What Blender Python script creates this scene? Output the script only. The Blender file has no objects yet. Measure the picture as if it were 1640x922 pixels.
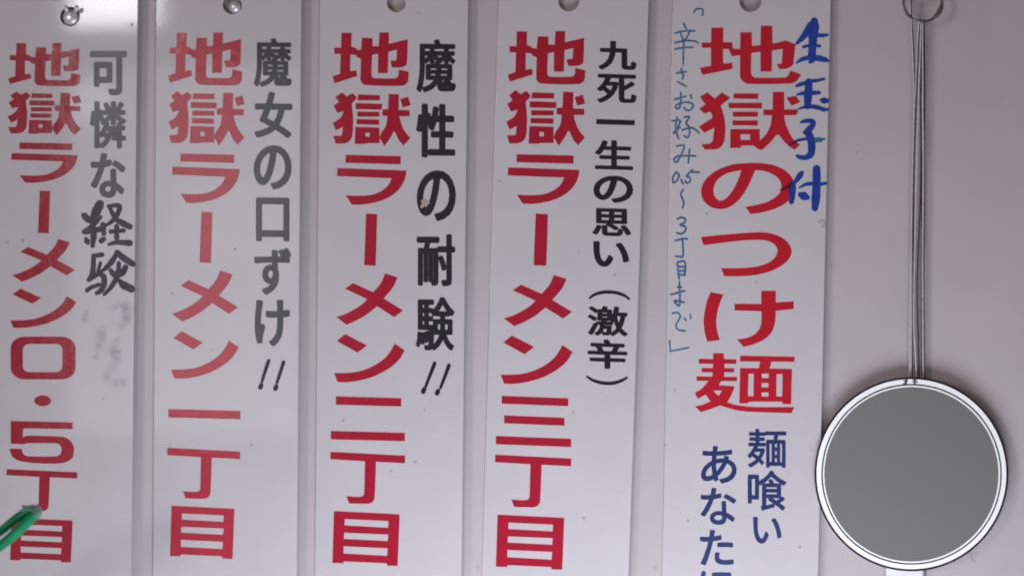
import bpy, bmesh, math, random
from mathutils import Vector
from mathutils.geometry import tessellate_polygon

random.seed(7)
S = bpy.context.scene
COL = S.collection

# ------------------------------------------------------------------ camera
K = 0.0004            # metres on the wall per photo pixel (1640 px across)
D = 1.0               # camera to wall
cam_d = bpy.data.cameras.new("camera")
cam = bpy.data.objects.new("camera", cam_d)
COL.objects.link(cam)
cam.location = (0, -D, 0)
cam.rotation_euler = (math.radians(90), 0, 0)
cam_d.sensor_width = 36.0
cam_d.lens = 36.0 * D / (1640 * K)
cam_d.clip_start = 0.01
cam_d.clip_end = 50
cam_d.dof.use_dof = True
cam_d.dof.focus_distance = 1.064
cam_d.dof.aperture_fstop = 4.6
S.camera = cam
S.cycles.transparent_max_bounces = 96

# ------------------------------------------------------------------ world, lamps, exposure
w = bpy.data.worlds.new("World")
S.world = w
w.use_nodes = True
bg = w.node_tree.nodes["Background"]
bg.inputs[0].default_value = (0.49, 0.40, 0.385, 1)
bg.inputs[1].default_value = 0.27
S.view_settings.view_transform = 'Standard'
S.view_settings.look = 'None'
S.view_settings.exposure = 0.13
S.view_settings.gamma = 1.0
S.view_settings.use_curve_mapping = False


def area(name, loc, target, sx, sy, power, color):
    l = bpy.data.lights.new(name, 'AREA')
    l.shape = 'RECTANGLE'
    l.size, l.size_y = sx, sy
    l.energy = power
    l.color = color
    o = bpy.data.objects.new(name, l)
    COL.objects.link(o)
    o.location = loc
    d = Vector(target) - Vector(loc)
    o.rotation_euler = d.to_track_quat('-Z', 'Y').to_euler()
    return o


def mirror_lamp(name, x0, y0, x1, y1, rad, color, dist=3.0, tilt=0.0):
    """a bright opening in the room behind the camera, where the glossy boards mirror it"""
    f = (dist + D) / D
    cx = ((x0 + x1) / 2 - 820) * K * f - dist * math.tan(2 * tilt)
    cz = (461 - (y0 + y1) / 2) * K * f
    sx, sy = (x1 - x0) * K * f, (y1 - y0) * K * f
    return area(name, (cx, -dist, cz), (cx, 0, cz), sx, sy, rad * math.pi * sx * sy, color)


BOARD_TILT = math.atan(0.0045 / (232 * K))   # the boards lean a little, right edge off the wall
area("low_daylight", (0.07, -0.34, -0.46), (0.03, 0, -0.10), 0.52, 0.30, 3.5, (0.84, 0.915, 1.03))
area("side_daylight", (-2.95, -2.75, 0.5), (0.1, 0, 0), 0.7, 0.9, 37.0, (1.0, 0.91, 0.91))
mirror_lamp("bright_opening", 90, -95, 238, 31, 17, (0.95, 0.97, 1.0), tilt=BOARD_TILT)
mirror_lamp("far_window", 95, 128, 165, 192, 3.6, (0.97, 0.98, 1.0), tilt=BOARD_TILT)
mirror_lamp("lower_window", 262, 285, 480, 425, 1.8, (0.97, 0.98, 1.0), tilt=BOARD_TILT)
mirror_lamp("dim_opening", 92, 100, 476, 700, 1.4, (0.97, 0.98, 1.0), tilt=BOARD_TILT)

# ------------------------------------------------------------------ materials
MATS = {}


def material(name, color, rough=0.35, spec=0.5, mottled=0.0, mscale=30.0, bump=0.0, bscale=40.0,
             metallic=0.0, coat=0.0, transmission=0.0, tint=None):
    if name in MATS:
        return MATS[name]
    m = bpy.data.materials.new(name)
    m.use_nodes = True
    nt = m.node_tree
    b = nt.nodes["Principled BSDF"]
    b.inputs["Base Color"].default_value = (*color, 1)
    b.inputs["Roughness"].default_value = rough
    b.inputs["Specular IOR Level"].default_value = spec
    b.inputs["Metallic"].default_value = metallic
    b.inputs["Coat Weight"].default_value = coat
    b.inputs["Transmission Weight"].default_value = transmission
    tc = nt.nodes.new("ShaderNodeTexCoord")
    if mottled > 0:
        n = nt.nodes.new("ShaderNodeTexNoise")
        n.inputs["Scale"].default_value = mscale
        n.inputs["Detail"].default_value = 5
        n.inputs["Roughness"].default_value = 0.65
        nt.links.new(tc.outputs["Object"], n.inputs["Vector"])
        r = nt.nodes.new("ShaderNodeValToRGB")
        t = tint or tuple(c * (1 - mottled) for c in color)
        r.color_ramp.elements[0].position = 0.30
        r.color_ramp.elements[0].color = (*t, 1)
        r.color_ramp.elements[1].position = 0.70
        r.color_ramp.elements[1].color = (*[min(1, c * (1 + mottled * 0.4)) for c in color], 1)
        nt.links.new(n.outputs["Fac"], r.inputs["Fac"])
        nt.links.new(r.outputs["Color"], b.inputs["Base Color"])
    if bump > 0:
        n2 = nt.nodes.new("ShaderNodeTexNoise")
        n2.inputs["Scale"].default_value = bscale
        n2.inputs["Detail"].default_value = 3
        nt.links.new(tc.outputs["Object"], n2.inputs["Vector"])
        bp = nt.nodes.new("ShaderNodeBump")
        bp.inputs["Strength"].default_value = bump
        bp.inputs["Distance"].default_value = 0.001
        nt.links.new(n2.outputs["Fac"], bp.inputs["Height"])
        nt.links.new(bp.outputs["Normal"], b.inputs["Normal"])
    MATS[name] = m
    return m


M_WALL = material("wall_paint", (0.475, 0.420, 0.442), 0.16, 0.45, mottled=0.07, mscale=9, tint=(0.445, 0.398, 0.408), bump=0.08, bscale=22)
M_BOARD = material("white_plastic", (0.515, 0.485, 0.505), 0.06, 0.5, mottled=0.05, mscale=14, bump=0.05, bscale=18)
M_EDGE = material("cut_plastic_edge", (0.17, 0.145, 0.12), 0.6, 0.3, mottled=0.4, mscale=90)
M_RED = material("red_paint", (0.375, 0.012, 0.032), 0.11, 0.5, mottled=0.12, mscale=160, bump=0.10, bscale=120)
M_RED5 = material("bright_red_paint", (0.46, 0.010, 0.024), 0.24, 0.5, mottled=0.10, mscale=160, bump=0.10, bscale=120)
M_RED2 = material("faded_red_paint", (0.43, 0.034, 0.058), 0.11, 0.5, mottled=0.10, mscale=140, bump=0.10, bscale=120)
M_RED1 = material("dull_red_paint", (0.335, 0.022, 0.040), 0.11, 0.5, mottled=0.16, mscale=120, bump=0.10, bscale=120)
M_BLACK = material("black_paint", (0.016, 0.015, 0.022), 0.25, 0.5, mottled=0.3, mscale=200)
M_BLACK2 = material("charcoal_paint", (0.048, 0.048, 0.064), 0.11, 0.5, mottled=0.2, mscale=160)
M_GREY = material("grey_faded_paint", (0.062, 0.061, 0.072), 0.11, 0.5, mottled=0.2, mscale=160)
M_NAVY = material("navy_paint", (0.019, 0.032, 0.130), 0.3, 0.5, mottled=0.2, mscale=200)
M_MARK = material("blue_marker", (0.012, 0.046, 0.31), 0.35, 0.5, mottled=0.35, mscale=220)
M_OVERRED = material("ink_on_red", (0.11, 0.006, 0.014), 0.35, 0.5, mottled=0.3, mscale=200)
M_OVERDARK = material("dense_ink_on_red", (0.022, 0.008, 0.050), 0.35, 0.5, mottled=0.3, mscale=200)
M_TEAL = material("teal_marker", (0.03, 0.16, 0.22), 0.35, 0.4, mottled=0.3, mscale=200)
M_PEN = material("blue_pen", (0.060, 0.150, 0.31), 0.4, 0.4, mottled=0.5, mscale=180)
M_PEN2 = material("dark_pen", (0.045, 0.05, 0.12), 0.4, 0.4, mottled=0.5, mscale=180)
M_INK = material("grey_marker", (0.042, 0.037, 0.060), 0.3, 0.5, mottled=0.7, mscale=170, tint=(0.016, 0.012, 0.024))
M_SMUDGE = material("wiped_ink", (0.20, 0.175, 0.26), 0.12, 0.5, mottled=0.06, mscale=60)
M_SMUDGE.node_tree.nodes["Principled BSDF"].inputs["Alpha"].default_value = 0.021
M_DIRT_ = material("dirt", (0.20, 0.18, 0.18), 0.7, 0.2)
M_DIRTL = material("light_dirt", (0.36, 0.33, 0.325), 0.7, 0.2)
M_CHIP = material("beige_chip", (0.36, 0.31, 0.25), 0.6, 0.2)
M_STEEL = material("nail_steel", (0.80, 0.79, 0.80), 0.38, 0.5, metallic=0.6, mottled=0.3, mscale=300, bump=0.5, bscale=160)
M_RING = material("ring_steel", (0.16, 0.155, 0.165), 0.35, 0.5, metallic=0.8, mottled=0.5, mscale=250)
M_RUST = material("worn_ring", (0.14, 0.10, 0.11), 0.6, 0.4, metallic=0.3, mottled=0.5, mscale=250)
M_THREAD = material("pale_thread", (0.56, 0.53, 0.55), 0.7, 0.3, mottled=0.3, mscale=400)
M_DTHREAD = material("dark_thread", (0.055, 0.040, 0.055), 0.7, 0.3, mottled=0.4, mscale=400)
M_ENAMEL = material("white_enamel", (0.92, 0.92, 0.92), 0.3, 0.5)
M_LINE = material("black_enamel", (0.006, 0.006, 0.006), 0.4, 0.3)
M_FACE = material("grey_face", (0.172, 0.168, 0.160), 0.6, 0.15)
M_PAPER = material("white_paper", (0.72, 0.70, 0.72), 0.7, 0.2, mottled=0.05, mscale=60)
M_GREEN = material("green_plastic", (0.001, 0.215, 0.085), 0.6, 0.2, mottled=0.3, mscale=70)
M_FROST = material("frosted_green_plastic", (0.08, 0.26, 0.17), 0.6, 0.2, mottled=0.2, mscale=90, transmission=0.25)


# ------------------------------------------------------------------ helpers
def at(px, py, depth):
    """a point of the photographed wall, `depth` metres in front of it"""
    f = (1 - depth / D)
    return Vector(((px - 820) * K * f, -depth, (461 - py) * K * f))


class MB:
    """collects faces for ONE mesh object"""
    def __init__(self):
        self.v, self.f = [], []

    def add(self, verts, faces, front=False):
        o = len(self.v)
        self.v += [tuple(p) for p in verts]
        for f in faces:
            f = list(f)
            if front:
                a, b, c = (Vector(verts[i]) for i in f[:3])
                if (b - a).cross(c - a).y > 0:
                    f.reverse()
            self.f.append(tuple(i + o for i in f))

    def build(self, name, mat, parent=None, smooth=False, origin=None):
        me = bpy.data.meshes.new(name)
        org = Vector(origin) if origin is not None else (parent.matrix_world.translation.copy() if parent else Vector())
        if parent is not None and origin is None:
            org = Vector(ORIGIN[parent.name])
        me.from_pydata([tuple(Vector(p) - org) for p in self.v], [], self.f)
        me.update()
        if smooth:
            for p in me.polygons:
                p.use_smooth = True
        me.materials.append(mat)
        o = bpy.data.objects.new(name, me)
        COL.objects.link(o)
        if parent is not None:
            o.parent = parent
            ORIGIN[o.name] = org
        else:
            o.location = org
            ORIGIN[o.name] = org
        return o


ORIGIN = {}


def thing(name, label, cat, loc, group=None):
    o = bpy.data.objects.new(name, None)
    COL.objects.link(o)
    o.empty_display_size = 0.01
    o.location = loc
    ORIGIN[o.name] = Vector(loc)
    o["label"] = label
    o["category"] = cat
    if group:
        o["group"] = group
    return o


def smooth_loop(pts, corner=33.0, sub=4, closed=True):
    """round the gentle bends of a traced outline, keep its corners"""
    n = len(pts)
    P = [Vector((p[0], p[1])) for p in pts]
    if n < 5:
        return P
    sharp = []
    for i in range(n):
        a, b, c = P[i - 1], P[i], P[(i + 1) % n]
        d1, d2 = b - a, c - b
        ang = 180 if d1.length < 1e-6 or d2.length < 1e-6 else math.degrees(d1.angle(d2))
        sharp.append(ang > corner)
    out = []
    for i in range(n):
        p1, p2 = P[i], P[(i + 1) % n]
        out.append(p1)
        L = (p2 - p1).length
        s1, s2 = sharp[i], sharp[(i + 1) % n]
        if s1 and s2:
            continue
        m1 = (p2 - p1) if s1 else ((p2 - P[i - 1]).normalized() * L)
        m2 = (p2 - p1) if s2 else ((P[(i + 2) % n] - p1).normalized() * L)
        for k in range(1, sub):
            t = k / sub
            h00 = 2 * t ** 3 - 3 * t ** 2 + 1
            h10 = t ** 3 - 2 * t ** 2 + t
            h01 = -2 * t ** 3 + 3 * t ** 2
            h11 = t ** 3 - t ** 2
            out.append(h00 * p1 + h10 * m1 + h01 * p2 + h11 * m2)
    return out


def plate(mb, loops, dep, h, base=0.0):
    """loops of photo pixels (outline, then holes) raised from base to h above the surface dep(px)"""
    polys = [[Vector((p[0], p[1], 0)) for p in lp] for lp in loops]
    tris = tessellate_polygon(polys)
    flat = [p for lp in loops for p in lp]
    top = [at(p[0], p[1], dep(p[0]) + h) for p in flat]
    mb.add(top, tris, front=True)
    for lp in loops:
        n = len(lp)
        vt = [at(p[0], p[1], dep(p[0]) + h) for p in lp]
        vb = [at(p[0], p[1], dep(p[0]) + base) for p in lp]
        area2 = sum(lp[i][0] * lp[(i + 1) % n][1] - lp[(i + 1) % n][0] * lp[i][1] for i in range(n))
        fs = []
        for i in range(n):
            j = (i + 1) % n
            q = (i, j, n + j, n + i)
            outer = lp is loops[0]
            if (area2 > 0) != outer:
                q = q[::-1]
            fs.append(q)
        mb.add(vt + vb, fs)


LAYER = [0]


def step():
    """every stroke lies a hair above the one before it"""
    LAYER[0] += 1
    return 0.00012 + (LAYER[0] % 40) * 0.000004


def glyph(mb, parts, dep, src=None, dst=None, slope=0.0):
    """parts: list of [outline, hole, ...]; src box is carried onto dst box"""
    for loops in parts:
        ls = []
        for lp in loops:
            q = smooth_loop(lp)
            if dst:
                sx = (dst[2] - dst[0]) / (src[2] - src[0])
                sy = (dst[3] - dst[1]) / (src[3] - src[1])
                q = [(dst[0] + (p[0] - src[0]) * sx, dst[1] + (p[1] - src[1]) * sy) for p in q]
            else:
                q = [(p[0], p[1]) for p in q]
            ls.append(q)
        plate(mb, ls, dep, step())


def T(parts, ox, oy, s):
    """traced outline -> photo pixels"""
    return [[[(ox + x / s, oy + y / s) for x, y in lp] for lp in loops] for loops in parts]


def bbox(parts):
    xs = [p[0] for l in parts for lp in l for p in lp]
    ys = [p[1] for l in parts for lp in l for p in lp]
    return (min(xs), min(ys), max(xs), max(ys))


_font_cache = {}


def font_faces(ch):
    if ch in _font_cache:
        return _font_cache[ch]
    cu = bpy.data.curves.new("t", 'FONT')
    cu.body = ch
    cu.resolution_u = 5
    ob = bpy.data.objects.new("t", cu)
    COL.objects.link(ob)
    dg = bpy.context.evaluated_depsgraph_get()
    dg.update()
    me = bpy.data.meshes.new_from_object(ob.evaluated_get(dg))
    vs = [(v.co.x, -v.co.y) for v in me.vertices]
    fs = [tuple(p.vertices) for p in me.polygons]
    bpy.data.objects.remove(ob)
    bpy.data.curves.remove(cu)
    bpy.data.meshes.remove(me)
    _font_cache[ch] = (vs, fs)
    return vs, fs


def printed(mb, ch, box, dep, rx, ry, slope=0.0, n=10, wob=0.0):
    """a printed character filling box (photo px), thickened by rx, ry pixels"""
    vs, fs = font_faces(ch)
    x0, x1 = min(v[0] for v in vs), max(v[0] for v in vs)
    y0, y1 = min(v[1] for v in vs), max(v[1] for v in vs)
    bx0, by0, bx1, by1 = box[0] + rx, box[1] + ry, box[2] - rx, box[3] - ry
    sx = (bx1 - bx0) / max(1e-6, x1 - x0)
    sy = (by1 - by0) / max(1e-6, y1 - y0)
    cx = (bx0 + bx1) / 2
    base = step()
    offs = [(0, 0)] + [(rx * math.cos(2 * math.pi * k / n), ry * math.sin(2 * math.pi * k / n)) for k in range(n)]
    if rx > 1.6:
        offs += [(rx * .5 * math.cos(2 * math.pi * (k + .5) / 6), ry * .5 * math.sin(2 * math.pi * (k + .5) / 6)) for k in range(6)]
    for i, (ax, ay) in enumerate(offs):
        P = []
        for v in vs:
            X = bx0 + (v[0] - x0) * sx + ax
            Y = by0 + (v[1] - y0) * sy + ay
            Y += slope * (X - cx)
            P.append(at(X, Y, dep(X) + base + i * 0.0000003))
        mb.add(P, fs, front=True)


def resample(pts, per=6):
    out = []
    n = len(pts)
    if n < 3:
        a, b = pts[0], pts[-1]
        return [tuple(a[k] + (b[k] - a[k]) * t / 4 for k in range(3)) for t in range(5)]
    for i in range(n - 1):
        p0 = pts[max(0, i - 1)]
        p1, p2 = pts[i], pts[i + 1]
        p3 = pts[min(n - 1, i + 2)]
        for k in range(per):
            t = k / per
            out.append(tuple(0.5 * ((2 * p1[c]) + (-p0[c] + p2[c]) * t + (2 * p0[c] - 5 * p1[c] + 4 * p2[c] - p3[c]) * t * t
                                    + (-p0[c] + 3 * p1[c] - 3 * p2[c] + p3[c]) * t ** 3) for c in range(3)))
    out.append(pts[-1])
    return out


def stroke(mb, pts, dep, ox=0, oy=0, s=1.0, width=None, rough=0.0, wk=1.0):
    """a hand-drawn pen or brush stroke: (x, y[, width]) in traced units"""
    q = [(ox + p[0] / s, oy + p[1] / s, (p[2] if len(p) > 2 else width) / s * wk) for p in pts]
    q = resample(q)
    q = [(a, b, max(0.5, c * (1 + random.uniform(-rough, rough)))) for a, b, c in q]
    base = step()
    n = len(q)
    L, R = [], []
    for i, (x, y, wd) in enumerate(q):
        a, b = q[max(0, i - 1)], q[min(n - 1, i + 1)]
        d = Vector((b[0] - a[0], b[1] - a[1]))
        d = d.normalized() if d.length > 1e-6 else Vector((1, 0))
        nx, ny = -d.y * wd / 2, d.x * wd / 2
        h = base + i * 0.00000012
        L.append(at(x + nx, y + ny, dep(x) + h))
        R.append(at(x - nx, y - ny, dep(x) + h))
    for i in range(n - 1):
        mb.add([L[i], L[i + 1], R[i + 1], R[i]], [(0, 1, 2, 3)], front=True)
    for (x, y, wd), i in ((q[0], -1), (q[-1], n)):
        h = base + (i if i > 0 else 0) * 0.00000012 + 0.0000006
        ring = [at(x + wd / 2 * math.cos(2 * math.pi * k / 14), y + wd / 2 * math.sin(2 * math.pi * k / 14), dep(x) + h) for k in range(14)]
        mb.add(ring, [tuple(range(14))], front=True)


def blob(mb, x, y, r, dep, n=11, jag=0.3):
    h = step()
    lp = []
    for k in range(n):
        rr = r * random.uniform(1 - jag, 1 + jag)
        lp.append((x + rr * math.cos(2 * math.pi * k / n), y + rr * math.sin(2 * math.pi * k / n)))
    plate(mb, [lp], dep, h)


def tube(mb, pts, rad, seg=8, caps=True):
    """round tube through 3-D points; rad a number or one per point"""
    n = len(pts)
    rs = rad if isinstance(rad, (list, tuple)) else [rad] * n
    rings = []
    up = Vector((0, 1, 0))
    for i in range(n):
        d = (pts[min(n - 1, i + 1)] - pts[max(0, i - 1)]).normalized()
        u = d.cross(up)
        if u.length < 1e-4:
            u = d.cross(Vector((1, 0, 0)))
        u.normalize()
        v = d.cross(u).normalized()
        r = rs[i]
        ra, rb = r if isinstance(r, tuple) else (r, r)
        rings.append([pts[i] + u * ra * math.cos(2 * math.pi * k / seg) + v * rb * math.sin(2 * math.pi * k / seg) for k in range(seg)])
    V = [p for r in rings for p in r]
    F = []
    for i in range(n - 1):
        for k in range(seg):
            a, b = i * seg + k, i * seg + (k + 1) % seg
            F.append((a, a + seg, b + seg, b))
    if caps:
        F.append(tuple(range(seg)))
        F.append(tuple((n - 1) * seg + k for k in reversed(range(seg))))
    mb.add(V, F)


def lathe(mb, cx, cy, prof, seg=96, close=False):
    """prof: (radius px, depth m) from outside in, turned about the wall's normal"""
    V, F = [], []
    for r, d in prof:
        for k in range(seg):
            a = 2 * math.pi * k / seg
            V.append(at(cx + r * math.cos(a), cy + r * math.sin(a), d))
    for i in range(len(prof) - 1):
        for k in range(seg):
            a, b = i * seg + k, i * seg + (k + 1) % seg
            F.append((a, b, b + seg, a + seg))
    mb.add(V, F)
    if close:
        n = len(prof) - 1
        mb.f.append(tuple(len(mb.v) - seg + k for k in range(seg)))


def fix_normals(o):
    bm = bmesh.new()
    bm.from_mesh(o.data)
    bmesh.ops.remove_doubles(bm, verts=bm.verts, dist=1e-7)
    bmesh.ops.recalc_face_normals(bm, faces=bm.faces)
    bm.to_mesh(o.data)
    bm.free()


# ------------------------------------------------------------------ the wall
mb = MB()
W, H = 1.6, 1.2
mb.add([(-W, 0, -H), (W, 0, -H), (W, 0, H), (-W, 0, H), (-W, 0.02, -H), (W, 0.02, -H), (W, 0.02, H), (-W, 0.02, H)],
       [(0, 1, 2, 3), (5, 4, 7, 6), (4, 0, 3, 7), (1, 5, 6, 2), (3, 2, 6, 7), (4, 5, 1, 0)])
wall = mb.build("wall", M_WALL, origin=(0, 0, 0))
wall["kind"] = "structure"
flat0 = lambda x: 0.0
mb = MB()
for x, y, r in ((1337, 632, 2.6), (1332, 430, 1.8), (1049, 908, 2.6), (765, 908, 2.2), (1372, 244, 1.4), (1602, 160, 1.3), (1555, 300, 1.2)):
    mb = MB()
    blob(mb, x, y, r, flat0)
    mb.build("dirt_mark", M_DIRTL, wall)
mb = MB()
stroke(mb, [(1552, 884), (1556, 888), (1557, 894), (1561, 899)], flat0, width=3)
mb.build("dirt_mark", M_DIRTL, wall)

# ------------------------------------------------------------------ traced letters (board 4 and board 5)
DI = T([[[(255, 100), (408, 100), (403, 300), (470, 325), (490, 350), (550, 350), (565, 172), (722, 178), (722, 295), (815, 295),
          (825, 95), (970, 95), (965, 262), (1250, 195), (1238, 550), (1220, 580), (1160, 605), (1015, 608), (990, 512), (1080, 505),
          (1090, 345), (960, 375), (950, 692), (803, 692), (805, 402), (715, 425), (705, 715), (712, 745), (740, 770), (1060, 770),
          (1100, 750), (1112, 720), (1118, 640), (1265, 675), (1258, 800), (1235, 845), (1165, 878), (620, 868), (570, 845), (540, 800),
          (548, 475), (492, 462), (470, 425), (388, 415), (385, 665), (480, 655), (490, 735), (150, 840), (122, 740), (235, 700),
          (242, 410), (148, 405), (148, 318), (250, 318)]]], 800, 40, 9.22)
GOKU = T([[[(240, 45), (310, 105), (395, 55), (455, 115), (450, 145), (385, 215), (405, 420), (405, 560), (390, 720), (350, 790),
            (280, 825), (145, 828), (110, 712), (225, 710), (240, 690), (255, 570), (150, 625), (100, 515), (215, 435), (270, 330),
            (170, 358), (115, 250), (195, 190), (140, 120)]],
          [[(482, 78), (805, 88), (805, 165), (470, 165)]],
          [[(445, 208), (840, 222), (835, 308), (445, 300)]],
          [[(468, 340), (800, 345), (798, 415), (468, 415)]],
          [[(460, 455), (795, 462), (793, 540), (458, 530)]],
          [[(440, 575), (798, 585), (800, 820), (590, 825), (575, 835), (430, 832)], [(588, 660), (655, 660), (655, 725), (588, 725)]],
          [[(938, 70), (1090, 75), (1085, 315), (1250, 320), (1250, 408), (1095, 410), (1120, 510), (1170, 630), (1260, 745),
            (1160, 855), (1090, 775), (1030, 645), (1010, 645), (960, 740), (875, 865), (800, 740), (830, 660), (895, 560), (920, 405),
            (840, 400), (845, 310), (930, 300)]],
          [[(1110, 150), (1228, 112), (1265, 240), (1150, 272)]]], 800, 140, 9.22)
RA = T([[[(255, 68), (1095, 88), (1092, 205), (250, 183)]],
        [[(128, 262), (1180, 300), (1165, 390), (1125, 490), (1050, 590), (930, 680), (780, 745), (600, 785), (480, 798), (345, 798),
          (255, 665), (420, 672), (560, 668), (680, 650), (780, 610), (870, 550), (925, 480), (955, 410), (120, 378)]]], 800, 240, 9.22)
BAR = T([[[(320, 115), (373, 117), (366, 340), (311, 338)]]], 740, 300, 2.7125)
ME = T([[[(410, 240), (715, 375), (830, 240), (895, 98), (1080, 155), (1010, 300), (870, 465), (1160, 640), (1030, 738), (770, 575),
          (640, 680), (480, 775), (310, 850), (160, 738), (300, 690), (440, 620), (560, 540), (625, 475), (290, 322)]]], 790, 430, 9.22)
NN = T([[[(275, 68), (600, 235), (462, 340), (150, 170)]],
        [[(1020, 208), (1170, 308), (1090, 440), (960, 555), (800, 650), (620, 720), (430, 762), (280, 778), (160, 775), (110, 645),
          (250, 645), (420, 632), (560, 600), (720, 530), (860, 435), (960, 320)]]], 790, 530, 9.22)
CHO = T([[[(122, 72), (1245, 130), (1240, 240), (805, 218), (785, 740), (770, 795), (735, 830), (680, 845), (400, 840), (362, 735),
           (560, 745), (605, 735), (628, 705), (640, 210), (118, 180)]]], 780, 720, 9.22)
MOKU = T([[[(155, 80), (1140, 128), (1110, 890), (955, 885), (945, 850), (305, 822), (290, 850), (132, 845)],
           [(318, 195), (975, 225), (968, 328), (312, 292)], [(310, 398), (970, 425), (962, 525), (302, 492)],
           [(300, 598), (962, 628), (952, 745), (298, 708)]]], 780, 815, 9.22)
FIVE = T([[[(160, 130), (1072, 150), (1070, 245), (345, 235), (335, 300), (340, 375), (380, 350), (450, 345), (860, 358), (960, 370),
            (1040, 420), (1085, 500), (1092, 570), (1075, 660), (1020, 710), (930, 745), (800, 755), (560, 750), (360, 730),
            (250, 700), (180, 650), (145, 560), (145, 538), (325, 540), (330, 590), (360, 630), (410, 650), (840, 650), (890, 625),
            (910, 570), (905, 510), (870, 470), (820, 455), (400, 455), (350, 468), (160, 462)]]], 0, 660, 9.22)


def rrect(x0, y0, x1, y1, r, ry=None, n=6):
    ry = ry or r
    out = []
    for cx, cy, a0 in ((x1 - r, y0 + ry, -90), (x1 - r, y1 - ry, 0), (x0 + r, y1 - ry, 90), (x0 + r, y0 + ry, 180)):
        for k in range(n + 1):
            a = math.radians(a0 + 90 * k / n)
            out.append((cx + r * math.cos(a), cy + ry * math.sin(a)))
    return out


D5 = T([[[(245, 85), (405, 85), (402, 280), (522, 280), (535, 368), (632, 370), (635, 148), (785, 148), (790, 330), (905, 320),
          (910, 60), (1062, 60), (1065, 300), (1250, 258), (1372, 310), (1345, 570), (1310, 605), (1250, 630), (1160, 642),
          (1125, 570), (1190, 570), (1205, 365), (1058, 390), (1055, 670), (905, 670), (905, 405), (782, 420), (778, 690),
          (795, 735), (830, 758), (1230, 755), (1275, 730), (1310, 660), (1450, 715), (1420, 760), (1370, 810), (1300, 830),
          (740, 835), (680, 810), (640, 765), (630, 720), (632, 450), (520, 465), (475, 368), (402, 365), (400, 545), (420, 570),
          (528, 555), (525, 635), (125, 715), (92, 625), (240, 598), (240, 350), (118, 350), (115, 285), (242, 285)]]], 1110, 35, 8.383)
G5 = T([[[(210, 80), (315, 170), (420, 80), (540, 155), (400, 270), (450, 420), (468, 540), (465, 700), (440, 820), (390, 880),
          (320, 905), (165, 905), (125, 835), (240, 825), (285, 790), (300, 690), (310, 590), (165, 665), (85, 580), (275, 455),
          (285, 420), (250, 355), (170, 385), (92, 315), (180, 250), (100, 140)]],
        [[(590, 95), (950, 95), (950, 170), (590, 165)]],
        [[(515, 232), (1005, 232), (1000, 308), (520, 305)]],
        [[(580, 358), (945, 358), (945, 430), (580, 430)]],
        [[(578, 485), (945, 485), (942, 560), (578, 555)]],
        [[(545, 612), (970, 612), (975, 780), (880, 850), (705, 850), (690, 885), (540, 885)], [(692, 685), (830, 685), (830, 770), (692, 770)]],
        [[(1165, 70), (1328, 70), (1330, 325), (1510, 325), (1515, 405), (1330, 410), (1350, 530), (1420, 690), (1480, 780), (1560, 840),
          (1480, 911), (1400, 860), (1320, 780), (1250, 690), (1210, 700), (1130, 800), (1010, 911), (960, 905), (880, 850), (975, 775),
          (1070, 680), (1130, 550), (1150, 410), (1025, 405), (1028, 328), (1160, 328)]],
        [[(1362, 155), (1495, 125), (1565, 215), (1440, 270)]]], 1110, 140, 9.111)
NO5 = T([[[(770, 778), (880, 765), (1030, 730), (1160, 680), (1270, 610), (1340, 510), (1368, 400), (1340, 310), (1260, 215), (1140, 145),
           (990, 105), (850, 95), (700, 98), (560, 110), (430, 145), (300, 205), (190, 290), (125, 390), (108, 470), (125, 570),
           (190, 650), (270, 695), (350, 710), (430, 705), (530, 660), (630, 570), (730, 420), (790, 290), (838, 190), (950, 200),
           (1050, 235), (1130, 285), (1170, 340), (1185, 410), (1165, 490), (1110, 550), (1030, 600), (940, 635), (830, 660), (705, 685)],
          [(645, 190), (560, 205), (450, 235), (360, 290), (300, 360), (275, 450), (280, 520), (310, 570), (350, 600), (400, 598),
           (460, 555), (540, 450), (600, 330), (640, 220)]]], 1110, 250, 8.383)
TSU5 = T([[[(115, 180), (350, 155), (650, 130), (900, 112), (1050, 115), (1180, 140), (1300, 190), (1390, 270), (1435, 365), (1425, 450),
            (1360, 540), (1250, 620), (1120, 680), (950, 725), (800, 742), (640, 750), (455, 748), (410, 635), (600, 635), (780, 628),
            (930, 610), (1050, 575), (1150, 520), (1215, 445), (1235, 370), (1200, 300), (1130, 250), (1040, 225), (900, 220), (700, 232),
            (420, 262), (150, 298)]]], 1110, 360, 9.111)
KE5 = T([[[(235, 65), (405, 100), (350, 240), (318, 380), (312, 500), (330, 610), (360, 705), (190, 730), (155, 600), (142, 450), (155, 330), (185, 190)]],
         [[(915, 48), (1110, 48), (1110, 205), (1350, 190), (1352, 290), (1110, 315), (1100, 470), (1060, 590), (980, 680), (850, 750),
           (680, 800), (590, 700), (720, 680), (830, 630), (890, 560), (915, 470), (920, 320), (555, 310), (555, 222), (915, 225)]]], 1110, 460, 8.383)
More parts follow.
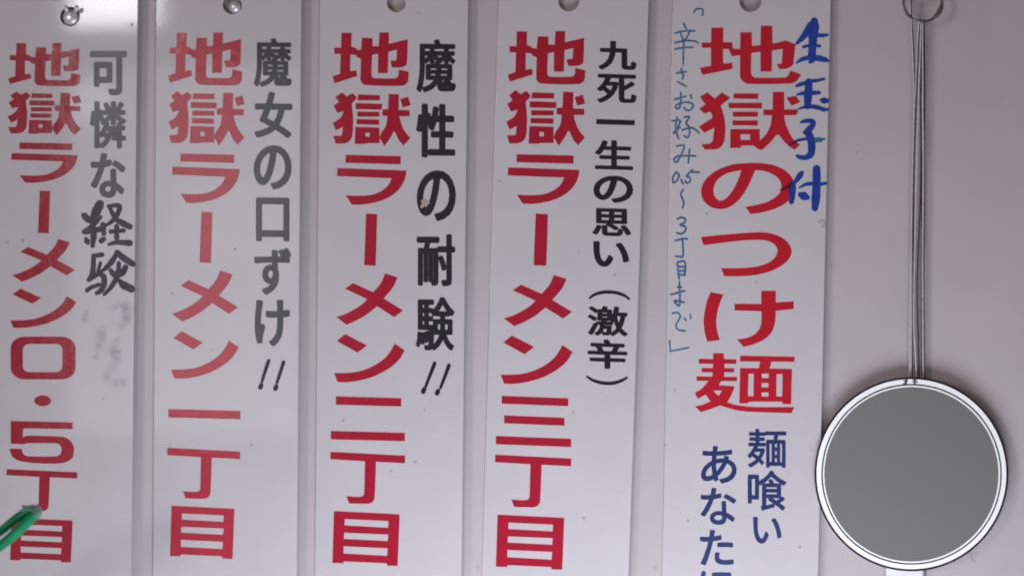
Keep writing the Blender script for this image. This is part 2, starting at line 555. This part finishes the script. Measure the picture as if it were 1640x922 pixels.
MEN5 = T([[[(355, 45), (497, 48), (500, 350), (425, 475), (640, 490), (630, 530), (580, 640), (540, 700), (640, 735), (760, 755), (900, 768),
            (1445, 768), (1405, 848), (850, 830), (700, 815), (560, 780), (445, 745), (330, 790), (190, 835), (110, 760), (220, 735),
            (320, 690), (250, 600), (150, 655), (105, 580), (200, 520), (280, 430), (345, 350)], [(352, 548), (475, 545), (425, 622)]],
          [[(160, 122), (665, 128), (665, 188), (160, 185)]],
          [[(198, 245), (635, 248), (635, 300), (200, 300)]],
          [[(130, 358), (678, 365), (670, 420), (130, 415)]],
          [[(715, 80), (1450, 95), (1445, 160), (715, 155)]],
          [[(985, 150), (1140, 155), (1110, 250), (965, 250)]],
          [[(715, 245), (1412, 258), (1400, 730), (1285, 725), (1275, 695), (830, 695), (815, 718), (705, 715)],
           [(828, 320), (898, 318), (895, 625), (820, 620)], [(1005, 318), (1098, 318), (1098, 380), (1005, 380)],
           [(1003, 445), (1095, 445), (1095, 505), (1003, 505)], [(1003, 570), (1095, 570), (1095, 628), (1003, 628)],
           [(1205, 325), (1285, 325), (1280, 628), (1200, 625)]]], 1100, 560, 8.384)


def quad(x0, y0, x1, y1, drop=3.0, th=None):
    """a printed horizontal bar that falls a little to the right"""
    th = th or (y1 - y0 - drop)
    return [[[(x0, y0), (x1, y1 - th), (x1, y1), (x0, y0 + th)]]]


# ------------------------------------------------------------------ boards
GROUP = "vertical menu boards hung side by side on the wall"


def make_board(label, tl, tr, br, bl, hole, hr, d_left=0.0012, d_right=0.0058):
    """white plastic strip with a nail hole, its right edge standing a little off the wall"""
    def dep(x, xl=tl[0], xr=tr[0]):
        return d_left + (d_right - d_left) * (x - xl) / (xr - xl)
    o = thing("menu_board", label, "menu board", at(hole[0], hole[1], 0.003), GROUP)

    def corner(p, q, r, rad=6, n=5):
        P, Q, R = Vector(p), Vector(q), Vector(r)
        a = Q + (P - Q).normalized() * rad
        b = Q + (R - Q).normalized() * rad
        return [tuple((1 - t) ** 2 * a + 2 * t * (1 - t) * Q + t * t * b) for t in [k / n for k in range(n + 1)]]
    cs = [tl, tr, br, bl]
    outline = []
    for i in range(4):
        outline += corner(cs[i - 1], cs[i], cs[(i + 1) % 4])
    hl = [(hole[0] + hr * math.cos(2 * math.pi * k / 40), hole[1] + hr * math.sin(2 * math.pi * k / 40)) for k in range(40)]
    m = MB()
    plate(m, [outline, hl], dep, 0.0, base=-0.0011)
    # back face
    polys = [[Vector((p[0], p[1], 0)) for p in lp] for lp in (outline, hl)]
    tris = tessellate_polygon(polys)
    flat = outline + hl
    back = [at(p[0], p[1], dep(p[0]) - 0.0011) for p in flat]
    fl = []
    for t in tris:
        a, b, c = (back[i] for i in t)
        fl.append(t if (b - a).cross(c - a).y > 0 else tuple(reversed(t)))
    m.add(back, fl)
    p = m.build("panel", M_BOARD, o)
    fix_normals(p)
    bev = p.modifiers.new("edge", 'BEVEL')
    bev.width = 0.00022
    p.data.materials.append(M_EDGE)
    for f in p.data.polygons:
        if abs(f.normal.y) < 0.5:
            f.material_index = 1
    bev.segments = 2
    bev.limit_method = 'ANGLE'
    bev.angle_limit = math.radians(50)
    return o, dep


def marks(board, dep, specks, mat=M_DIRTL):
    for x, y, r in specks:
        m = MB()
        blob(m, x, y, r * 0.8, dep)
        m.build("speck", mat, board)


def ramen(m, dep, boxes):
    for parts, key in ((DI, "di"), (GOKU, "goku"), (RA, "ra"), (BAR, "bar"), (ME, "me"), (NN, "nn"), (CHO, "cho"), (MOKU, "moku")):
        if key in boxes:
            glyph(m, parts, dep, bbox(parts), boxes[key])


# board 1
b1, dp = make_board("leftmost menu board, faded grey lettering with a marker-written word, on a large silver nail",
                    (-12, -30), (221, -30), (208, 1110), (-24, 1110), (112, 27), 15.5)
m = MB()
ramen(m, dp, dict(di=(13, 69.3, 128.5, 138.2), goku=(12.4, 147, 130, 217), ra=(18, 228.6, 124, 292.7), bar=(61, 305.5, 80, 373.5),
                  me=(20, 383, 119.7, 451), nn=(16.6, 462.3, 122, 524.8), cho=(10.5, 751, 124, 818), moku=(16.4, 829, 116.3, 900)))
glyph(m, [[rrect(17.3, 539.3, 120.7, 607, 22, 18), rrect(36.5, 550.5, 100, 596, 11, 9)]], dp)
glyph(m, [[[(68.5 + 13.4 * math.cos(k / 24 * 2 * math.pi), 641.5 + 8.4 * math.sin(k / 24 * 2 * math.pi)) for k in range(24)]]], dp)
glyph(m, FIVE, dp)
m.build("red_lettering", M_RED1, b1)
m = MB()
printed(m, "可", (144, 82, 203, 153), dp, 2.3, 2.2)
printed(m, "憐", (143.7, 162.6, 202.2, 238), dp, 2.1, 1.5)
printed(m, "な", (145, 245.5, 201, 317), dp, 2.4, 2.0)
m.build("grey_lettering", M_GREY, b1)
m = MB()
z = dict(ox=118.8, oy=320, s=5.8, rough=0.08, wk=1.1)
for st in ([(240, 40, 70), (205, 110, 80), (175, 165, 50)], [(95, 150, 55), (140, 190, 55), (180, 175, 55)],
           [(250, 155, 25), (200, 210, 42), (130, 275, 42), (90, 300, 40)], [(90, 300, 40), (180, 290, 42), (270, 262, 48)],
           [(182, 270, 50), (180, 350, 50), (170, 430, 34)], [(108, 360, 26), (120, 385, 50), (126, 400, 36)],
           [(268, 232, 50), (275, 315, 38)], [(250, 382, 44), (278, 362, 36)],
           [(318, 60, 34), (420, 56, 40), (398, 140, 42), (350, 200, 36), (295, 238, 24)], [(332, 75, 34), (380, 170, 40), (440, 212, 54), (518, 250, 48)],
           [(340, 295, 38), (460, 285, 38)], [(395, 248, 44), (395, 350, 44)], [(322, 415, 26), (400, 395, 40), (518, 402, 56)],
           [(180, 520, 38), (260, 510, 40)], [(180, 520, 38), (178, 620, 44), (165, 700, 46), (132, 745, 32)], [(245, 585, 28), (222, 660, 28)],
           [(140, 740, 38), (220, 690, 42), (272, 710, 48), (278, 780, 48), (250, 840, 46), (208, 866, 36)],
           [(120, 842, 38), (160, 812, 36), (236, 786, 32)],
           [(400, 482, 30), (360, 560, 46), (300, 630, 42), (245, 668, 20)], [(400, 490, 46), (460, 540, 56), (548, 598, 50)],
           [(415, 590, 38), (402, 700, 42), (350, 800, 42), (278, 880, 28)], [(340, 655, 36), (372, 690, 55), (440, 682, 55), (478, 625, 50)],
           [(412, 742, 30), (460, 790, 66), (535, 828, 64)]):
    stroke(m, st, dp, **z)
m.build("marker_handwriting", M_INK, b1)
m = MB()
z = dict(ox=127, oy=470, s=5.42)
for st in ([(58, 165, 45), (46, 235, 55)], [(300, 120, 55), (420, 110, 75), (410, 220, 85), (360, 290, 50)], [(390, 100, 60), (405, 230, 60)],
           [(330, 400, 50), (270, 500, 75), (340, 490, 60), (300, 560, 50)], [(165, 440, 45), (140, 560, 45)], [(350, 560, 45), (280, 640, 70), (230, 740, 70)],
           [(300, 780, 65), (390, 770, 65)], [(200, 330, 90), (190, 420, 90)]):
    for wk in (1.5, 1.2, 0.9, 0.6):
        stroke(m, st, dp, wk=wk, **z)
m.build("wiped_ink", M_SMUDGE, b1)
marks(b1, dp, ((37, 385, 3), (60, 431, 2.4), (211, 40, 3), (12, 388, 2), (165, 638, 2.4)))

# board 2
b2, dp = make_board("glossy menu board with faded red and charcoal lettering, second from the left",
                    (250.6, -30), (483, -30), (474, 1110), (244, 1110), (372, 8), 15)
m = MB()
ramen(m, dp, dict(di=(269.3, 52.7, 387.6, 137), goku=(269.6, 146.4, 391.7, 233), ra=(275.5, 246.3, 383.8, 325), bar=(319.6, 339.5, 340, 421),
                  me=(276, 433.5, 380.5, 514.7), nn=(274, 530.5, 382, 606), cho=(267.8, 717, 384.8, 798), moku=(272.4, 809.5, 375.4, 894.3)))
glyph(m, quad(269.6, 655, 384.8, 671, 3), dp)
m.build("red_lettering", M_RED2, b2)
m = MB()
for ch, box, rx, ry in (("魔", (406.3, 61.8, 467, 139.5), 1.8, 1.2), ("女", (407.4, 147.5, 468, 221.4), 2.4, 1.9), ("の", (406.3, 233, 467, 303.6), 2.4, 2.0),
                        ("口", (410, 316.6, 463.5, 386.7), 2.2, 2.2), ("ず", (407, 397, 466.4, 472), 2.3, 2.0), ("け", (408, 480, 464, 554.5), 2.4, 2.0)):
    printed(m, ch, box, dp, rx, ry, slope=0.01)
z = dict(ox=220, oy=300, s=2.711)
for st in ([(570, 752, 15), (554, 800, 14), (541, 843, 12)], [(538, 858, 19), (534, 868, 19)], [(635, 758, 15), (620, 805, 14), (606, 848, 12)], [(603, 864, 19), (599, 874, 19)]):
    stroke(m, st, dp, **z)
m.build("charcoal_lettering", M_BLACK2, b2)
marks(b2, dp, ((377, 400, 2.5), (276, 470, 2), (403, 712, 3), (340, 560, 1.4), (272, 712, 2)))

# board 3
b3, dp = make_board("middle menu board with two red bars and a beige chip in its black lettering",
                    (512.6, -30), (750, -30), (737, 1110), (503, 1110), (635, 5), 15)
m = MB()
ramen(m, dp, dict(di=(532.7, 52.7, 654.5, 137.7), goku=(532.7, 148.5, 657.6, 234), ra=(539.7, 248.4, 650.7, 327.7), bar=(583.3, 342.4, 604, 425.4),
                  me=(539, 438, 645, 520), nn=(535.3, 535, 648, 611.7), cho=(529, 723.3, 649, 806), moku=(532.4, 818, 640, 905.5)))
glyph(m, quad(538, 634.6, 642.4, 650.5, 3), dp)
glyph(m, quad(530, 690, 648.3, 706, 3), dp)
m.build("red_lettering", M_RED, b3)
m = MB()
for ch, box, rx, ry in (("魔", (666.7, 63.5, 730, 148.5), 2.0, 1.4), ("性", (666.3, 166.5, 729, 252.6), 2.6, 2.0), ("の", (667.4, 273, 730, 354), 2.4, 2.2),
                        ("耐", (667.4, 375, 729, 458), 2.1, 1.8), ("験", (665.5, 476, 728, 561), 2.0, 1.5)):
    printed(m, ch, box, dp, rx, ry, slope=0.01)
z = dict(ox=480, oy=300, s=2.711)
for st in ([(586, 764, 16), (566, 815, 14), (547, 864, 12)], [(541, 876, 19), (536, 887, 19)], [(648, 772, 16), (630, 822, 14), (611, 870, 12)], [(601, 884, 19), (596, 894, 19)]):
    stroke(m, st, dp, **z)
m.build("black_lettering", M_BLACK, b3)
m = MB()
blob(m, 681, 325, 6.0, dp, n=9)
blob(m, 676, 331, 3.0, dp, n=8)
m.build("paint_chip", M_CHIP, b3)
marks(b3, dp, ((680, 656, 2), (665, 740, 2.6), (550, 673, 2.4), (626, 754, 2.2), (672, 22, 1.8)))

# board 4
b4, dp = make_board("tilted menu board with three red bars and black lettering in brackets, second from right",
                    (800, -30), (1040, -30), (1000, 1110), (766, 1110), (911, 2), 16.5)
m = MB()
for parts in (DI, GOKU, RA, BAR, ME, NN, CHO, MOKU):
    glyph(m, parts, dp)
glyph(m, quad(803.5, 633.8, 910, 650, 4), dp)
glyph(m, quad(807.5, 665, 904, 681.3, 4), dp)
glyph(m, quad(794.2, 698, 914.7, 715.3, 4.5), dp)
m.build("red_lettering", M_RED, b4)
m = MB()
for ch, box, rx, ry in (("九", (958, 66.3, 1019.4, 112.5), 2.2, 1.5), ("死", (956, 119.4, 1019.4, 165.6), 2.0, 1.3), ("一", (955, 192, 1016.4, 200), 1.2, 1.2),
                        ("生", (952.7, 225, 1014, 271.8), 2.0, 1.2), ("の", (950.3, 281.6, 1014, 325), 2.2, 1.5), ("思", (948.4, 334, 1011, 378), 2.0, 1.2),
                        ("い", (949.8, 387, 1007.6, 427.6), 2.3, 1.8), ("激", (941, 490.6, 1005.4, 537.8), 1.9, 1.2), ("辛", (941, 543.3, 1004.7, 590.5), 2.0, 1.2)):
    printed(m, ch, box, dp, rx, ry, slope=0.03)
z = dict(ox=740, oy=300, s=2.7125)
stroke(m, [(555, 480, 9), (580, 464, 12), (620, 455, 14), (665, 457, 14), (705, 470, 12), (726, 485, 9)], dp, **z)
stroke(m, [(543, 822, 9), (570, 838, 12), (610, 849, 14), (655, 850, 14), (695, 838, 12), (716, 826, 9)], dp, **z)
m.build("black_lettering", M_BLACK, b4)
marks(b4, dp, ((918, 660, 2), (935, 830, 2.8), (985, 440, 2.4), (927, 404, 1.8), (800, 290, 2)))

# board 5
b5, dp = make_board("rightmost menu board with blue handwriting on both sides of its red lettering",
                    (1078.5, -30), (1331, -30), (1306, 1110), (1057, 1110), (1202, 2), 17.5)
m = MB()
for parts in (D5, G5, NO5, TSU5, KE5, MEN5):
    glyph(m, parts, dp)
m.build("red_lettering", M_RED5, b5)
m = MB()
for ch, box, r in (("麺", (1197, 686.8, 1259.4, 748.6), 0.9), ("喰", (1197.6, 753, 1259.4, 817.5), 1.1), ("い", (1206, 827.6, 1251.7, 870), 1.3),
                   ("あ", (1122.6, 714, 1179.8, 773.7), 1.2), ("な", (1122, 780.8, 1179, 839.8), 1.2), ("た", (1121, 848, 1175, 904.7), 1.3)):
    printed(m, ch, box, dp, r, r, slope=0.01, n=12)
stroke(m, [(1127, 917, 7), (1123.5, 935, 7), (1123, 950, 7), (1126, 966, 7)], dp)
stroke(m, [(1143, 919.5, 6.5), (1156, 919, 6.5), (1168, 919.5, 6.5)], dp)
stroke(m, [(1141, 948, 6.5), (1144, 960, 6.5), (1157, 963, 6.5), (1170, 961, 6.5)], dp)
m.build("navy_lettering", M_NAVY, b5)
m = MB()
z = dict(ox=1250, oy=20, s=9.22, rough=0.05, wk=1.13)
for st in ([(505, 135, 70), (440, 205, 90), (370, 320, 85), (300, 405, 62), (225, 475, 20)], [(500, 130, 90), (500, 220, 120), (480, 400, 112), (468, 560, 105), (460, 690, 105), (440, 735, 50)],
           [(430, 370, 40), (540, 342, 46), (620, 345, 50), (700, 332, 30)], [(340, 512, 36), (450, 492, 40), (580, 500, 38)],
           [(235, 750, 18), (320, 695, 52), (430, 672, 58), (560, 680, 78), (650, 700, 68), (712, 722, 28)]):
    stroke(m, st, dp, **z)
z["oy"] = 120
for st in ([(238, 165, 40), (310, 140, 50), (430, 100, 44), (540, 85, 40), (645, 62, 30)], [(250, 292, 28), (340, 275, 48), (460, 270, 58), (568, 265, 48)],
           [(420, 110, 98), (410, 250, 104), (402, 400, 98), (395, 475, 66)], [(250, 515, 14), (350, 480, 38), (460, 470, 54), (570, 490, 54), (640, 515, 52), (700, 512, 32)],
           [(592, 372, 30), (640, 382, 84), (698, 385, 46)], [(302, 702, 28), (360, 685, 48), (450, 682, 58), (488, 712, 60), (450, 780, 78), (385, 840, 78), (350, 852, 40)]):
    stroke(m, st, dp, **z)
z = dict(ox=1250, oy=200, s=6.36, rough=0.05, wk=1.13)
for st in ([(242, 82, 28), (280, 90, 68), (308, 150, 68), (318, 220, 68), (308, 300, 62), (250, 335, 44), (195, 330, 38), (168, 315, 22)],
           [(90, 200, 16), (180, 160, 24), (262, 145, 24)], [(222, 484, 28), (200, 515, 52), (155, 575, 34)], [(135, 592, 34), (125, 680, 54), (110, 785, 46)],
           [(6, 664, 16), (60, 640, 28), (138, 592, 38)], [(192, 640, 14), (260, 606, 33), (330, 600, 34), (410, 605, 34), (468, 592, 24)],
           [(368, 448, 72), (368, 600, 74), (360, 750, 78), (350, 848, 58)], [(203, 712, 46), (240, 726, 80), (272, 740, 46)]):
    stroke(m, st, dp, **z)
m.build("marker_handwriting", M_MARK, b5)
m = MB()
LAYER[0] = 39 * 40 + 36
z = dict(ox=1250, oy=200, s=6.36, rough=0.05, wk=1.1)
for st in ([(4, 664, 16), (50, 644, 26), (88, 622, 34)], [(88, 204, 16), (125, 186, 22), (162, 168, 24)]):
    m = MB()
    stroke(m, st, dp, **z)
    m.build("ink_over_red", M_OVERRED, b5)
m = MB()
for st in ([(118, 600, 44), (114, 650, 52), (108, 700, 44)],):
    stroke(m, st, dp, **z)
m.build("dark_ink_over_red", M_OVERDARK, b5)
m = MB()
stroke(m, [(205, 560, 36), (238, 545, 40)], dp, ox=1250, oy=120, s=9.22)
m.build("dark_ink_over_red", M_OVERDARK, b5)
m = MB()
z = dict(ox=1250, oy=200, s=6.36, rough=0.12)
stroke(m, [(335, 150, 40), (385, 152, 50), (448, 146, 20)], dp, **z)
stroke(m, [(360, 172, 20), (410, 165, 26)], dp, **z)
m.build("teal_handwriting", M_TEAL, b5)
m = MB()


def pen(lines, ox, oy, s, wd):
    for ln in lines:
        stroke(m, ln, dp, ox=ox, oy=oy, s=s, width=wd * s, rough=0.12)


PW = 2.8
pen(([(535, 235), (560, 190), (620, 165), (680, 175), (705, 200), (690, 285)],), 1065, 0, 11.525, PW)
pen(([(345, 440), (390, 530)],), 1065, 0, 11.525, PW)
pen(([(615 - 430, 615), (300, 590), (440, 570), (545, 580)], [(275, 590), (335, 740)], [(455, 590), (380, 740)],
     [(185, 795), (300, 770), (440, 755), (550, 765), (610, 795)], [(185, 915), (330, 885), (430, 880), (510, 880)], [(345, 740), (345, 930)]), 1065, 0, 11.525, PW)
pen(([(318, 0), (315, 230)], [(220, 345), (360, 325)], [(285, 280), (300, 350), (320, 380), (300, 435)], [(235, 475), (355, 540)],
     [(190, 735), (350, 690)], [(280, 635), (278, 760), (262, 850), (225, 870), (200, 835), (260, 795), (380, 775), (450, 800), (460, 840), (420, 890), (370, 895), (325, 855)],
     [(425, 670), (437, 720)]), 1060, 80, 9.22, PW)
pen(([(90, 130), (155, 125), (150, 160), (110, 240)], [(130, 100), (120, 190), (145, 285)], [(100, 235), (160, 185)],
     [(195, 100), (240, 95), (210, 150), (235, 180), (240, 240), (220, 275), (195, 260)], [(175, 210), (260, 190), (325, 235)],
     [(130, 350), (195, 345), (160, 440), (125, 490), (105, 465), (150, 435), (290, 435)], [(240, 380), (230, 495)],
     [(125, 575), (95, 620), (100, 665), (130, 650), (150, 600), (125, 575)], [(165, 640), (185, 675)],
     [(265, 555), (215, 610), (240, 620), (245, 655), (215, 670), (205, 650)], [(265, 575), (325, 575)],
     [(190, 725), (165, 765), (190, 840), (180, 885)]), 1060, 170, 5.425, PW)
pen(([(175, 150), (220, 130), (265, 150), (255, 190), (205, 215), (265, 235), (265, 285), (220, 315), (170, 305)],
     [(150, 395), (230, 375), (290, 375)], [(235, 375), (240, 560), (200, 575), (155, 570)],
     [(175, 645), (195, 825)], [(180, 640), (262, 635), (260, 790)], [(185, 690), (255, 690)], [(190, 740), (255, 735)], [(195, 785), (260, 780)]), 1060, 330, 7.09, PW)
pen(([(185, 75), (190, 310), (160, 315), (135, 275), (235, 290)], [(95, 210), (240, 170)], [(165, 130), (210, 130)],
     [(115, 405), (165, 400), (195, 440), (150, 530), (175, 580), (245, 590)], [(235, 455), (255, 480)], [(300, 415), (305, 455)],
     [(80, 695), (90, 805)], [(90, 805), (280, 768)]), 1060, 440, 6.5875, PW)
m.build("pen_handwriting", M_PEN, b5)
marks(b5, dp, ((1211, 452, 2.6), (1081, 624, 2), (1066, 712, 2.2), (1132, 342, 2), (1102, 834, 3), (1281, 876, 3), (1300, 720, 2), (1256, 715, 1.6), (1312, 632, 2)))
m = MB()
stroke(m, [(1312, 356, 2.5), (1318, 353, 3), (1321, 359, 3), (1316, 364, 2.5)], dp)
m.build("scuff", M_DIRTL, b5)

# ------------------------------------------------------------------ nails in the holes
NG = "nails the menu boards hang from"


def nail(label, cx, cy, r, nubs):
    o = thing("nail", label, "nail", at(cx, cy, 0.0), NG)
    m = MB()
    prof = [(r * math.cos(a), 0.0022 + 0.0045 * math.sin(a)) for a in [math.radians(x) for x in (0, 15, 30, 45, 60, 75, 87)]]
    lathe(m, cx, cy, [(r * 0.9, 0.0014)] + prof, seg=40, close=True)
    h = m.build("head", M_STEEL, o, smooth=True)
    fix_normals(h)
    m = MB()
    tube(m, [at(cx, cy, -0.012), at(cx, cy, 0.0016)], r * 0.35 * K, seg=12)
    s = m.build("shank", M_STEEL, o, smooth=True)
    fix_normals(s)
    if nubs:
        for dx in (-8.0, 9.0):
            m = MB()
            p = [at(cx + dx * 0.75, cy - 9, 0.0055), at(cx + dx, cy - 14, 0.0085), at(cx + dx * 1.1, cy - 18.5, 0.009)]
            tube(m, p, [3.0 * K, 3.6 * K, 2.4 * K], seg=12)
            g = m.build("prong", M_STEEL, o, smooth=True)
            fix_normals(g)


nail("large domed silver nail with two prongs in the leftmost menu board's hole", 113.5, 28, 13.2, True)
nail("small bright nail head set right of centre in the hole of the second menu board", 376, 11, 10.4, False)

# ------------------------------------------------------------------ ring, threads, round sign, tag
o = thing("metal_ring", "dark steel split ring hanging above the threads at the top right", "ring", at(1478, 4, 0.008))
m = MB()
pts = [at(1478 + 31 * math.cos(t), 4 + 31 * math.sin(t), 0.0075 + 0.0012 * math.sin(t)) for t in [2 * math.pi * k / 64 for k in range(65)]]
tube(m, pts, 2.1 * K, seg=10)
r0 = m.build("coil", M_RING, o, smooth=True)
m = MB()
pts = [at(1478 + 30.5 * math.cos(t), 4 + 30.5 * math.sin(t), 0.0092) for t in [math.radians(-70 + 125 * k / 30) for k in range(31)]]
tube(m, pts, [2.4 * K if k < 18 else (2.4 + 1.6 * math.sin((k - 18) / 12 * math.pi)) * K for k in range(31)], seg=10)
m.build("overlap", M_RUST, o, smooth=True)

o = thing("thread_bundle", "bundle of pale and dark threads hanging down from the steel ring to the round sign", "threads", at(1474, 34, 0.008))


def strand(pts, rad, mat, d0=0.0070, d1=0.0042):
    m = MB()
    n = len(pts)
    q = resample([(p[0], p[1], d0 + (d1 - d0) * i / (n - 1)) for i, p in enumerate(pts)], per=8)
    V = [at(x + random.uniform(-.12, .12), y, d) for x, y, d in q]
    tube(m, V, rad * K, seg=7)
    m.build("thread", mat, o, smooth=True)


strand([(1456.5, -12), (1459, 32), (1461.5, 80), (1464, 160), (1461, 300), (1458.5, 450), (1455.5, 660)], 0.95, M_THREAD, 0.0085, 0.0045)
strand([(1458.5, -12), (1460.5, 32), (1463.5, 80), (1466, 160), (1463, 300), (1460.0, 450), (1456.8, 660)], 0.95, M_DTHREAD, 0.0070, 0.0038)
strand([(1472, 32), (1469, 75), (1465.5, 160), (1461.5, 280), (1459.5, 450), (1458.8, 660)], 1.05, M_THREAD)
strand([(1474, 30), (1471, 80), (1468, 160), (1464, 260), (1463, 400), (1460.6, 660)], 0.9, M_DTHREAD)
strand([(1475, 30), (1474, 80), (1471, 160), (1467.5, 300), (1464.5, 420), (1463.4, 520), (1466, 560), (1470.2, 660)], 1.05, M_THREAD)
strand([(1476, 31), (1475.5, 90), (1474.6, 160), (1474.5, 300), (1469, 440), (1470, 520), (1474, 660)], 1.2, M_DTHREAD, 0.0058, 0.0034)
strand([(1478, 31), (1477.6, 80), (1478, 160), (1478.5, 300), (1477.5, 420), (1478.8, 660)], 1.1, M_THREAD)
strand([(1480, 31), (1479.8, 80), (1480.4, 160), (1476.5, 280), (1476.0, 420), (1477, 660)], 0.95, M_DTHREAD, 0.0058, 0.0034)
strand([(1480.6, 33), (1481.2, 160), (1481, 300), (1480, 450), (1481.3, 660)], 0.7, M_DTHREAD)

CX, CY = 1459.7, 758.8
SD = 0.0084
o = thing("round_sign", "round grey sign with white rim and black outlines hanging from the threads", "sign", at(CX, 606, SD))
m = MB()
lathe(m, CX, CY, [(20, 0.0062), (154.3, 0.0062), (154.6, 0.0065), (154.6, SD - 0.0004), (154.2, SD), (139.6, SD), (139.4, SD - 0.0004)], seg=160)
x = m.build("rim", M_ENAMEL, o)
fix_normals(x)
m = MB()
lathe(m, CX, CY, [(139.6, SD - 0.0003), (70, SD - 0.0003), (2, SD - 0.0003)], seg=160, close=True)
x = m.build("face", M_FACE, o)
m = MB()
lathe(m, CX, CY, [(155.2, 0.0065), (155.2, SD + 0.0001), (152.0, SD + 0.0001), (152.0, SD - 0.0002)], seg=160)
m.build("outer_line", M_LINE, o)
m = MB()
lathe(m, CX + 0.2, CY + 0.2, [(144.4, SD - 0.0002), (144.4, SD + 0.0001), (142.2, SD + 0.0001), (142.2, SD - 0.0002)], seg=160)
m.build("inner_line", M_LINE, o)
m = MB()
dS = lambda x: SD
for ch, box in (("オ", (1446, 606.3, 1454.6, 616.4)), ("モ", (1460.8, 607.6, 1470, 616.4))):
    printed(m, ch, box, dS, 0.6, 0.35, n=8)
m.build("lettering", M_LINE, o)

o = thing("paper_tag", "white paper tag half hidden behind the bottom of the round sign", "tag", at(1450, 885, 0.004))
m = MB()
plate(m, [rrect(1419, 872, 1478, 985, 4, n=3)], lambda x: 0.0040, 0.0, base=-0.0006)
x = m.build("sheet", M_PAPER, o)
fix_normals(x)
m = MB()
tube(m, [at(1482.5, 880, 0.0044), at(1482, 905, 0.0044), at(1482.3, 921, 0.0042)], 0.9 * K, seg=7)
m.build("string_end", M_DTHREAD, o, smooth=True)

# ------------------------------------------------------------------ green strap
GD = 0.070
o = thing("plastic_strap", "folded green plastic strap poking in at the lower left edge", "strap", at(-20, 865, GD))


def band(name, pts, thick, wide, mat):
    q = resample([(x, y, GD + d) for x, y, d in pts], per=6)
    m = MB()
    n = len(q)
    tube(m, [at(*p) for p in q], [((thick[0] + (thick[1] - thick[0]) * i / (n - 1)) * K, wide * K) for i in range(n)], seg=16)
    m.build(name, mat, o, smooth=True)


band("upper_band", [(-120, 925, -.004), (-40, 878, -.003), (0, 851, -.002), (22, 833, 0), (42, 819, .001), (53, 815, .001)], (5.5, 7.5), 15, M_GREEN)
band("lower_band", [(-120, 955, .004), (-40, 902, .005), (0, 874, .006), (25, 853, .006), (46, 833, .005), (57, 821, .003)], (6.5, 8.5), 12, M_GREEN)
band("fold", [(38, 815, .004), (49, 812.5, .004), (57, 814, .004), (60, 820, .004), (56, 828, .005)], (3.0, 6.5), 15, M_FROST)
